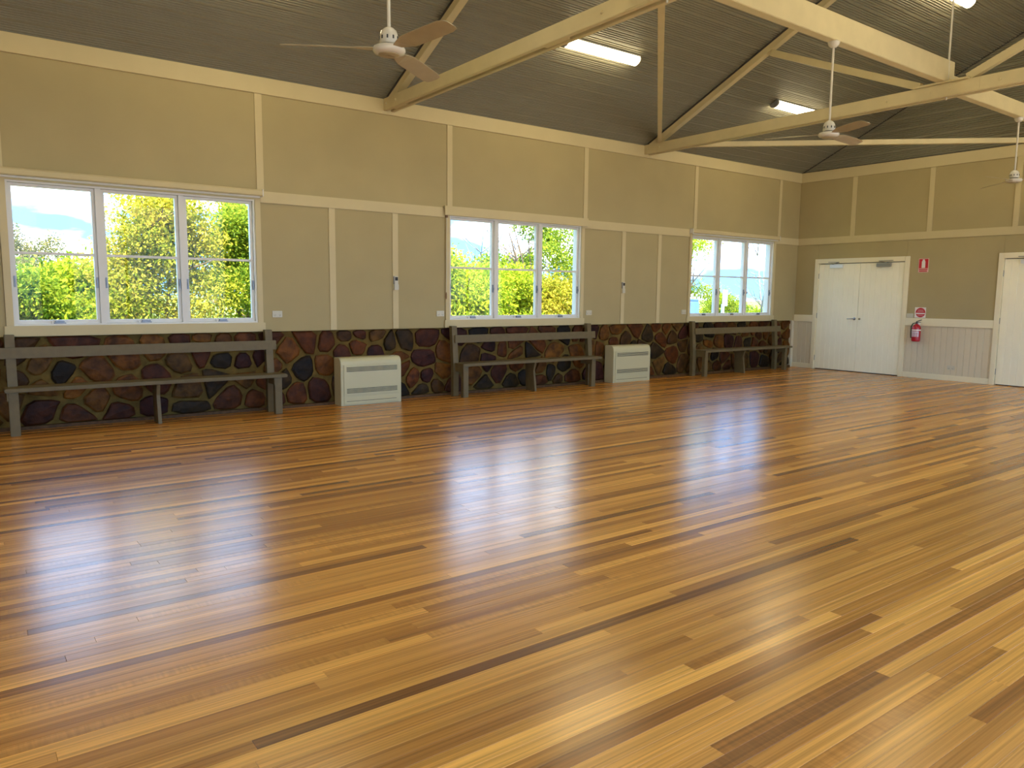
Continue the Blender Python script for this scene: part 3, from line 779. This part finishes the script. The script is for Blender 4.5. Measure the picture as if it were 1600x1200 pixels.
# ================================================================== BENCHES
def bench(xs0, xs1, xl, xm, xp, xr, lb):
    """seat x range, leg centres, middle support, back posts, back rail range"""
    t = thing('bench', ((xs0 + xs1) / 2, 8.72, 0), lb, 'bench', 'grey wooden wall benches')
    yf, yb = 8.555, 8.845
    boxo('seat', (xs0, yf, 0.425), (xs1, yb, 0.462), 'bench_paint', t, 0.006)
    for x in xl:
        boxo('leg', (x - 0.042, yf + 0.030, 0.0), (x + 0.042, yf + 0.095, 0.424), 'bench_paint', t, 0.004)
        boxo('side_rail', (x - 0.055, yf + 0.012, 0.345), (x - 0.043, yb - 0.01, 0.424), 'bench_paint', t, 0.002)
    for x in xp:
        # rear post: upright below the seat, raked above it
        w = 0.042
        pr = [(yb - 0.070, 0.0), (yb - 0.070, 0.42), (D - 0.118, 0.965), (D - 0.048, 0.965), (yb + 0.000, 0.42), (yb + 0.000, 0.0)]
        MB().prism([(x - w, a, b) for a, b in pr], (2 * w, 0, 0)).build('back_post', 'bench_paint', t, 0.003)
    # back rail lies on the raked faces of the posts
    k = (D - 0.118 - (yb - 0.070)) / (0.965 - 0.42)
    ya = lambda z: yb - 0.070 + k * (z - 0.42)
    MB().prism([(xr[0], ya(0.735), 0.735), (xr[0], ya(0.735) - 0.024, 0.735), (xr[0], ya(0.842) - 0.024, 0.842), (xr[0], ya(0.842), 0.842)], (xr[1] - xr[0], 0, 0)).build('back_rail', 'bench_paint', t, 0.004)
    # middle support: a plank on edge, notched back towards the floor
    MB().prism([(xm - 0.018, yf + 0.05, 0.424), (xm - 0.018, yf + 0.085, 0.30), (xm - 0.018, yf + 0.04, 0.0), (xm - 0.018, yb - 0.03, 0.0), (xm - 0.018, yb - 0.01, 0.424)], (0.036, 0, 0)).build('middle_support', 'bench_paint', t, 0.003)
bench(0.375, 3.115, (0.445, 3.015), 1.735, (0.455, 2.995), (0.36, 3.07), 'long grey wooden bench under the nearest window at the left')
bench(5.545, 8.105, (5.605, 7.960), 6.83, (5.565, 8.060), (5.555, 8.165), 'grey wooden bench under the middle window, between the two heaters')
bench(10.575, 13.185, (10.640, 13.020), 11.76, (10.545, 12.975), (10.56, 13.10), 'grey wooden bench under the far window next to the room corner')

# ================================================================== FLOOR CONSOLE HEATERS
def console(x0, x1, lb):
    t = thing('air_conditioner', ((x0 + x1) / 2, 8.83, 0), lb, 'air conditioner', 'white floor console units')
    yf, yb, h = 8.730, D - 0.004, 0.600
    prof = [(yb, 0.0), (yf, 0.0), (yf, h - 0.085), (yf + 0.008, h - 0.045), (yf + 0.030, h - 0.015), (yf + 0.065, h), (yb, h)]
    MB().prism([(x0, a, b) for a, b in prof], (x1 - x0, 0, 0)).build('casing', 'unit_plastic', t, 0.005)
    boxo('front_panel', (x0 + 0.035, yf - 0.010, 0.125), (x1 - 0.035, yf + 0.001, h - 0.085), 'unit_plastic', t, 0.004)
    for nm, za, zb in (('outlet_grille', 0.428, 0.492), ('inlet_grille', 0.158, 0.222)):
        gr = boxo(nm, (x0 + 0.075, yf - 0.012, za), (x1 - 0.065, yf - 0.009, zb), 'slot_dark', t)
        n = 4; st = (zb - za) / n
        for k in range(n):
            boxo('slat', (x0 + 0.073, yf - 0.018, za + k * st + st * 0.52), (x1 - 0.063, yf - 0.011, za + (k + 1) * st), 'unit_plastic', gr)
    boxo('lower_panel', (x0 + 0.035, yf - 0.008, 0.014), (x1 - 0.035, yf + 0.001, 0.117), 'unit_plastic', t, 0.003)
    boxo('lower_slot', (x0 + 0.070, yf - 0.0095, 0.052), (x1 - 0.075, yf - 0.0075, 0.057), 'slot_dark', t)
    boxo('display', (x1 - 0.135, yf + 0.055, h - 0.002), (x1 - 0.055, yf + 0.090, h + 0.002), 'slat_grey', t)
console(3.850, 4.690, 'white floor-standing air conditioner between the nearest and middle benches')
console(8.520, 9.370, 'white floor-standing air conditioner between the middle and far benches')

# ================================================================== SMALL WALL FITTINGS
def outlet(p, wall, lb):
    """double socket; wall 'w' window wall, 'e' end wall"""
    x, y, z = p
    t = thing('power_outlet', (x, y, z - 0.036), lb, 'outlet', 'white double power points')
    def bx(nm, u0, u1, z0, z1, d0, d1, mat, bv=0.0):
        if wall == 'w': return boxo(nm, (x + u0, D - d0, z + z0), (x + u1, D - d1, z + z1), mat, t, bv)
        return boxo(nm, (E - d0, y + u0, z + z0), (E - d1, y + u1, z + z1), mat, t, bv)
    bx('plate', -0.060, 0.060, -0.038, 0.038, 0.0, 0.012, 'white_plastic', 0.003)
    for u in (-0.030, 0.030):
        bx('rocker', u - 0.008, u + 0.008, 0.010, 0.026, 0.012, 0.016, 'white_plastic', 0.001)
        for q in (-0.008, 0.008): bx('pin_slot', u + q - 0.002, u + q + 0.002, -0.016, -0.006, 0.0118, 0.0125, 'slot_dark')
        bx('pin_slot', u - 0.0015, u + 0.0015, -0.028, -0.020, 0.0118, 0.0125, 'slot_dark')
outlet((3.145, D, 1.145), 'w', 'white double power point right of the nearest window')
outlet((5.410, D, 1.135), 'w', 'white double power point left of the middle window')
outlet((8.150, D, 1.130), 'w', 'white double power point right of the middle window')
outlet((10.40, D, 1.130), 'w', 'white double power point left of the far window')
outlet((E, 5.88, 0.225), 'e', 'white double power point low on the boarded end wall')
def remote(x, z, lb):
    t = thing('wall_remote', (x, D - 0.012, z - 0.09), lb, 'remote control', 'air conditioner remotes on the wall')
    y0 = D - 0.013
    boxo('holder', (x - 0.033, y0 - 0.028, z - 0.095), (x + 0.033, y0, z - 0.02), 'white_plastic', t, 0.004)
    b = boxo('handset', (x - 0.027, y0 - 0.024, z - 0.085), (x + 0.027, y0 - 0.004, z + 0.085), 'white_plastic', t, 0.005)
    boxo('screen', (x - 0.020, y0 - 0.026, z + 0.025), (x + 0.020, y0 - 0.0235, z + 0.070), 'slot_dark', b)
    boxo('side_edge', (x - 0.035, y0 - 0.022, z - 0.02), (x - 0.028, y0, z + 0.08), 'grey_plastic', t)
remote(4.725, 1.545, 'white remote control holder on the batten above the nearer air conditioner')
remote(8.885, 1.540, 'white remote control holder on the batten above the farther air conditioner')
t = thing('light_switch', (E, 6.632, 1.06), 'cream light switch beside the double door on the chair rail', 'switch')
boxo('plate', (E - 0.012, 6.575, 1.062), (E, 6.690, 1.138), 'white_plastic', t, 0.003)
for yy in (6.61, 6.655): boxo('rocker', (E - 0.016, yy - 0.008, 1.09), (E - 0.012, yy + 0.008, 1.112), 'white_plastic', t, 0.001)

# fire extinguisher location sign: red with a white pictogram over two short lines of print
t = thing('fire_sign', (E, 6.462, 1.865), 'red and white fire extinguisher sign high beside the double door', 'sign')
sx = E - 0.004
boxo('plate', (E - 0.004, 6.375, 1.862), (E, 6.549, 2.100), 'sign_pink', t, 0.001)
boxo('red_field', (sx - 0.0015, 6.385, 1.930), (sx, 6.539, 2.092), 'sign_red', t)
pg = MB(); yc = 6.462
pg.prism([(sx - 0.003, yc - 0.030, 1.938), (sx - 0.003, yc + 0.030, 1.938), (sx - 0.003, yc + 0.030, 2.045), (sx - 0.003, yc + 0.018, 2.066), (sx - 0.003, yc + 0.018, 2.084), (sx - 0.003, yc - 0.018, 2.084), (sx - 0.003, yc - 0.018, 2.066), (sx - 0.003, yc - 0.030, 2.045)], (0.0012, 0, 0))
pg.build('pictogram', 'sign_white', t)
boxo('print_line', (sx - 0.0015, 6.390, 1.902), (sx, 6.534, 1.918), 'sign_red', t)
boxo('print_line', (sx - 0.0015, 6.395, 1.872), (sx, 6.529, 1.890), 'sign_red', t)
# round extinguisher identification disc on a pale square
t = thing('extinguisher_disc', (E, 6.46, 1.06), 'round red and white identification sign just above the fire extinguisher', 'sign')
boxo('plate', (E - 0.004, 6.365, 1.066), (E, 6.555, 1.248), 'sign_white', t, 0.001)
yc, zc = 6.455, 1.157
MB().lathe((E - 0.004, yc, zc), [(0.083, 0), (0.083, 0.002)], 28, (-1, 0, 0)).build('red_disc', 'sign_red', t)
boxo('white_band', (E - 0.0078, yc - 0.076, zc - 0.026), (E - 0.006, yc + 0.076, zc - 0.006), 'sign_white', t)
boxo('print_line', (E - 0.0078, yc - 0.045, zc + 0.038), (E - 0.006, yc + 0.045, zc + 0.046), 'sign_pink', t)
boxo('print_line', (E - 0.0078, yc - 0.055, zc + 0.016), (E - 0.006, yc + 0.055, zc + 0.023), 'sign_pink', t)
boxo('print_line', (E - 0.0078, yc - 0.048, zc - 0.050), (E - 0.006, yc + 0.048, zc - 0.042), 'sign_pink', t)
# extinguisher
ex, ey, ez = E - 0.098, 6.460, 0.650
t = thing('fire_extinguisher', (ex, ey, ez), 'red fire extinguisher with white label hung on the end wall', 'fire extinguisher')
MB().lathe((ex, ey, ez), [(0.060, 0), (0.070, 0.012), (0.072, 0.03), (0.072, 0.225), (0.066, 0.258), (0.046, 0.288), (0.024, 0.300), (0.022, 0.312)], 24).build('cylinder', 'red_enamel', t, smooth=True)
MB().tube([(ex, ey, ez + 0.190), (ex, ey, ez + 0.212)], 0.0728, 24).build('label_band', 'sign_white', t, smooth=True)
lbv = []; lbf = []
for k in range(9):
    a = math.radians(180 - 58 + 116 * k / 8)
    lbv += [(ex + 0.0730 * math.cos(a), ey + 0.0730 * math.sin(a), ez + 0.085), (ex + 0.0730 * math.cos(a), ey + 0.0730 * math.sin(a), ez + 0.180)]
for k in range(8): lbf.append((2 * k, 2 * k + 2, 2 * k + 3, 2 * k + 1))
MB().add(lbv, lbf).build('print_panel', 'ext_label', t)
for zz in (0.10, 0.125, 0.15):
    for k in range(3):
        a0 = math.radians(180 - 50 + 36 * k); a1 = a0 + math.radians(26)
        MB().bar((ex + 0.0735 * math.cos(a0), ey + 0.0735 * math.sin(a0), ez + zz), (ex + 0.0735 * math.cos(a1), ey + 0.0735 * math.sin(a1), ez + zz), 0.002, 0.010).build('print_block', 'red_enamel', t)
MB().lathe((ex, ey, ez + 0.308), [(0.018, 0), (0.018, 0.03), (0.012, 0.035)], 12).build('valve', 'black_plastic', t, smooth=True)
hn = MB().bar((ex, ey + 0.01, ez + 0.345), (ex - 0.02, ey - 0.085, ez + 0.382), 0.022, 0.010).bar((ex, ey + 0.01, ez + 0.330), (ex - 0.02, ey - 0.075, ez + 0.342), 0.020, 0.009)
hn.build('squeeze_handle', 'hose_rubber', t)
MB().tube([(ex - 0.01, ey + 0.015, ez + 0.325), (ex - 0.02, ey + 0.055, ez + 0.315), (ex - 0.02, ey + 0.083, ez + 0.26), (ex - 0.015, ey + 0.084, ez + 0.15), (ex - 0.012, ey + 0.080, ez + 0.06)], [0.009, 0.009, 0.009, 0.009, 0.011], 10).build('hose', 'hose_rubber', t, smooth=True)
boxo('wall_bracket', (ex + 0.060, ey - 0.022, ez + 0.20), (E - 0.001, ey + 0.022, ez + 0.33), 'sign_white', t)

# ================================================================== OUTDOORS
gr = struct(boxo('ground', (-120, D + WT + 1.2, -0.30), (260, 320, -0.25), 'grass'), 'green ground outside the windows')
pv = struct(boxo('path', (XB - 3, D + WT + 0.01, -0.32), (40, D + WT + 1.2, -0.24), 'concrete'), 'concrete path along the outside of the window wall')
gr2 = struct(boxo('ground', (-120, -160, -0.30), (260, YO - WT - 0.01, -0.25), 'concrete'), 'pale yard outside behind the camera')

def leaf_mesh(name, seed, clumps, n, size, aspect=1.9, droop=0.2):
    """leaf cloud: clumps are (cx,cy,cz,rx,ry,rz,weight); every leaf a small folded blade"""
    rg = np.random.default_rng(seed)
    w = np.array([c[6] for c in clumps], float); w /= w.sum()
    ci = rg.choice(len(clumps), n, p=w); cl = np.array([c[:6] for c in clumps])[ci]
    d = rg.normal(size=(n, 3)); d /= np.linalg.norm(d, axis=1, keepdims=True)
    r = rg.random(n) ** (1 / 2.2) * rg.uniform(0.72, 1.12, n)
    # lumpy surface
    lump = 1 + 0.16 * np.sin(d[:, 0] * 7 + ci) * np.sin(d[:, 1] * 6 + 2 * ci) + 0.12 * np.sin(d[:, 2] * 11 + ci * 3)
    c = cl[:, :3] + d * cl[:, 3:] * (r * lump)[:, None]
    c[:, 2] = np.maximum(c[:, 2], 0.02)
    ax = d * 0.8 + rg.normal(size=(n, 3)) * 0.8; ax[:, 2] -= droop; ax /= np.linalg.norm(ax, axis=1, keepdims=True)
    sd = np.cross(ax, rg.normal(size=(n, 3))); sd /= np.linalg.norm(sd, axis=1, keepdims=True)
    nr = np.cross(ax, sd)
    L = size * rg.uniform(0.6, 1.35, n)[:, None]; Wd = L / aspect
    v = np.stack([c, c + ax * L * 0.5 + sd * Wd * 0.5 + nr * Wd * 0.14, c + ax * L, c + ax * L * 0.5 - sd * Wd * 0.5 + nr * Wd * 0.14], 1).reshape(-1, 3)
    me = bpy.data.meshes.new(name)
    me.vertices.add(4 * n); me.vertices.foreach_set('co', v.ravel().astype(np.float32))
    b = np.arange(n) * 4
    loops = np.stack([b, b + 1, b + 2, b, b + 2, b + 3], 1).ravel()
    me.loops.add(6 * n); me.loops.foreach_set('vertex_index', loops.astype(np.int32))
    me.polygons.add(2 * n); me.polygons.foreach_set('loop_start', (np.arange(2 * n) * 3).astype(np.int32))
    me.update(calc_edges=True)
    tone = np.clip(rg.normal(0.5, 0.24, n) + 0.12 * np.sin(ci * 2.3), 0, 1)
    at = me.attributes.new('tone', 'FLOAT', 'POINT'); at.data.foreach_set('value', np.repeat(tone, 4).astype(np.float32))
    return me
def clumpset(seed, n, rx, rz, rad):
    rg = random.Random(seed); cs = []
    for k in range(n):
        a = rg.uniform(0, 6.283); q = math.sqrt(rg.random()); h = rg.random() ** 0.8
        f = math.sqrt(max(0.05, 1 - (h * 0.92) ** 2))
        rr = rad * rg.uniform(0.65, 1.25)
        cs.append((math.cos(a) * q * rx * f, math.sin(a) * q * rx * f, rr * 0.6 + h * (rz - rr * 1.3), rr, rr, rr * 0.85, rr ** 2))
    return cs
LM = {
    'round': leaf_mesh('foliage_round', 1, clumpset(1, 26, 0.95, 1.9, 0.46), 19000, 0.066),
    'tall': leaf_mesh('foliage_tall', 2, clumpset(2, 40, 1.05, 3.6, 0.50), 32000, 0.066),
    'loose': leaf_mesh('foliage_loose', 3, clumpset(3, 26, 1.35, 3.6, 0.36), 14000, 0.066),
    'low': leaf_mesh('foliage_low', 4, clumpset(4, 22, 1.0, 0.95, 0.34), 13000, 0.085, 3.2, -0.4),
    'pine': leaf_mesh('foliage_pine', 5, clumpset(5, 16, 1.5, 4.2, 0.50), 14000, 0.11, 4.5, 0.1),
}
def stem_mesh(seed, h, spread, n, r0, twigs=3):
    rg = random.Random(seed); mb = MB()
    for k in range(n):
        a = rg.uniform(0, 6.283); p = Vector((rg.uniform(-.1, .1), rg.uniform(-.1, .1), -0.02)); pts = [p.copy()]
        for s in range(5):
            p = p + Vector((math.cos(a) * spread / 5 + rg.uniform(-.06, .06), math.sin(a) * spread / 5 + rg.uniform(-.06, .06), h / 5 * rg.uniform(.8, 1.15))); pts.append(p.copy())
        mb.tube(pts, [r0 * (1 - 0.16 * i) for i in range(6)], 6)
        for q in range(twigs):
            i = rg.randint(2, 4); b = pts[i]; a2 = rg.uniform(0, 6.283); ln = h * rg.uniform(.12, .3)
            m_ = b + Vector((math.cos(a2) * ln * .5, math.sin(a2) * ln * .5, ln * .35)); e_ = m_ + Vector((math.cos(a2 + .4) * ln * .5, math.sin(a2 + .4) * ln * .5, ln * rg.uniform(.1, .6)))
            mb.tube([b, m_, e_], [r0 * .4, r0 * .28, r0 * .12], 5)
            f_ = m_ + Vector((math.cos(a2 - .8) * ln * .4, math.sin(a2 - .8) * ln * .4, ln * rg.uniform(.2, .5)))
            mb.tube([m_, f_], [r0 * .25, r0 * .1], 5)
    me = bpy.data.meshes.new('stems'); me.from_pydata([tuple(v) for v in mb.v], [], mb.f); return me
SM = {'round': stem_mesh(1, 1.5, .6, 5, .03), 'tall': stem_mesh(2, 3.0, .7, 5, .05), 'loose': stem_mesh(3, 3.0, 1.0, 6, .045, 5), 'low': stem_mesh(4, .7, .6, 5, .02), 'pine': stem_mesh(5, 3.9, .9, 3, .09, 6),
      'bare': stem_mesh(6, 3.6, 1.5, 5, .035, 9)}
def plant(kind, x, y, sc, rz, mat, lb, cat='bush', name='bush', group='bushes outside the windows', zs=1.0):
    t = thing(name, (x, y, -0.25), lb, cat, group)
    if kind in LM:
        me = LM[kind].copy() if LM[kind].materials and LM[kind].materials[0] is not MATS[mat] else LM[kind]
        if not me.materials: me.materials.append(MATS[mat])
        elif me.materials[0] is not MATS[mat]: me.materials[0] = MATS[mat]
        f = bpy.data.objects.new('foliage', me); COL.objects.link(f); f.parent = t
        f.scale = (sc, sc, sc * zs); f.rotation_euler = (0, 0, rz)
    me = SM[kind]
    if not me.materials: me.materials.append(MATS['twig_grey' if kind in ('bare',) else 'bark'])
    s = bpy.data.objects.new('stems', me); COL.objects.link(s); s.parent = t
    s.scale = (sc, sc, sc * zs); s.rotation_euler = (0, 0, rz)
    return t
# seen through the nearest window
plant('round', 0.75, 13.6, 1.10, 0.3, 'leaf_green', 'rounded green bush low in the left pane of the nearest window')
plant('round', 2.05, 14.6, 1.18, 1.9, 'leaf_lime', 'lime bush under open sky between left and middle panes of the nearest window')
plant('tall', 2.98, 14.2, 1.02, 0.9, 'leaf_yellow', 'tall yellow-green bush filling the middle pane of the nearest window')
plant('tall', 4.75, 14.6, 0.98, 2.7, 'leaf_green', 'tall green bush filling the right pane of the nearest window')
plant('loose', 1.3, 19.0, 0.85, 1.2, 'leaf_grey', 'loose grey-green tree far behind the left pane of the nearest window', 'tree', 'tree', 'trees outside the windows')
plant('loose', 5.6, 18.2, 1.15, 2.2, 'leaf_yellow', 'loose yellowish tree behind the tall bushes of the nearest window', 'tree', 'tree', 'trees outside the windows')
plant('low', 0.95, 12.2, 1.15, 0.2, 'leaf_lime', 'low leafy shrub along the sill of the nearest window, left pane')
plant('low', 2.45, 12.3, 1.20, 1.2, 'leaf_green', 'low leafy shrub along the sill of the nearest window, middle pane')
plant('low', 3.75, 12.3, 1.20, 2.2, 'leaf_lime', 'low leafy shrub along the sill of the nearest window, right pane')
# seen through the middle window
plant('round', 8.75, 14.2, 1.42, 2.6, 'leaf_lime', 'round lime bush in the left pane of the middle window')
plant('round', 10.4, 14.8, 1.30, 0.8, 'leaf_lime', 'round lime bush in the middle pane of the middle window')
plant('loose', 12.55, 15.4, 1.10, 0.4, 'leaf_green', 'open green tree in the right pane of the middle window', 'tree', 'tree', 'trees outside the windows')
plant('round', 12.2, 14.3, 1.15, 3.3, 'leaf_yellow', 'yellow-green bush at the foot of the tree in the middle window')
plant('low', 8.1, 12.2, 1.30, 3.1, 'leaf_green', 'low dark shrub at the bottom left of the middle window')
plant('low', 9.6, 12.4, 1.30, 4.1, 'leaf_lime', 'low leafy shrub at the bottom centre of the middle window')
plant('low', 10.9, 12.4, 1.25, 5.1, 'leaf_yellow', 'low yellowish shrub at the bottom right of the middle window')
plant('bare', 12.2, 18.6, 0.98, 0.5, None, 'bare leafless sapling against the sky in the middle window', 'tree', 'bare_tree', 'leafless trees')
plant('round', 14.2, 19.5, 1.6, 1.1, 'leaf_green', 'rounded green bush in the distance behind the middle window')
# seen through the far window
plant('pine', 17.5, 15.2, 1.0, 0.6, 'leaf_lime', 'tufted tree in the left pane of the far window', 'tree', 'tree', 'trees outside the windows')
plant('round', 21.0, 16.2, 0.95, 2.0, 'leaf_green', 'green bush behind the white sign in the far window')
plant('low', 21.3, 15.0, 1.30, 0.4, 'leaf_lime', 'low bright shrub at the bottom right of the far window')
plant('low', 17.0, 14.3, 0.95, 2.4, 'leaf_yellow', 'low shrub beside the blue drum in the far window')
plant('bare', 20.9, 14.6, 1.05, 2.1, None, 'bare leafless tree in the right pane of the far window', 'tree', 'bare_tree', 'leafless trees')
plant('round', 23.5, 21.5, 1.1, 0.2, 'leaf_grey', 'grey-green bush far off in the far window')
# blue drum and white sign seen through the far window
bx_, by_ = 16.20, 13.75
t = thing('blue_drum', (bx_, by_, -0.25), 'tall blue drum at the bottom left of the far window', 'drum')
MB().lathe((bx_, by_, -0.25), [(0.26, 0), (0.28, 0.03), (0.28, 0.50), (0.295, 0.53), (0.28, 0.56), (0.28, 1.05), (0.295, 1.08), (0.28, 1.11), (0.28, 1.48), (0.25, 1.54)], 24).build('body', 'blue_plastic', t, smooth=True)
MB().lathe((bx_, by_, 1.285), [(0.265, 0), (0.265, 0.035), (0.22, 0.05)], 24).build('lid', 'blue_plastic', t, smooth=True)
sxp, syp = 17.47, 13.6
t = thing('notice_board', (sxp, syp, -0.25), 'white blank sign on a post in the far window', 'sign')
MB().box((sxp - 0.045, syp - 0.03, -0.25), (sxp + 0.045, syp + 0.03, 1.20)).build('post', 'sign_post', t, 0.004)
MB().prism([(sxp - 0.14, syp - 0.10, 1.14), (sxp + 0.14, syp - 0.05, 1.14), (sxp + 0.14, syp - 0.03, 1.14), (sxp - 0.14, syp - 0.08, 1.14)], (0, 0, 0.46)).build('board', 'notice_face', t)
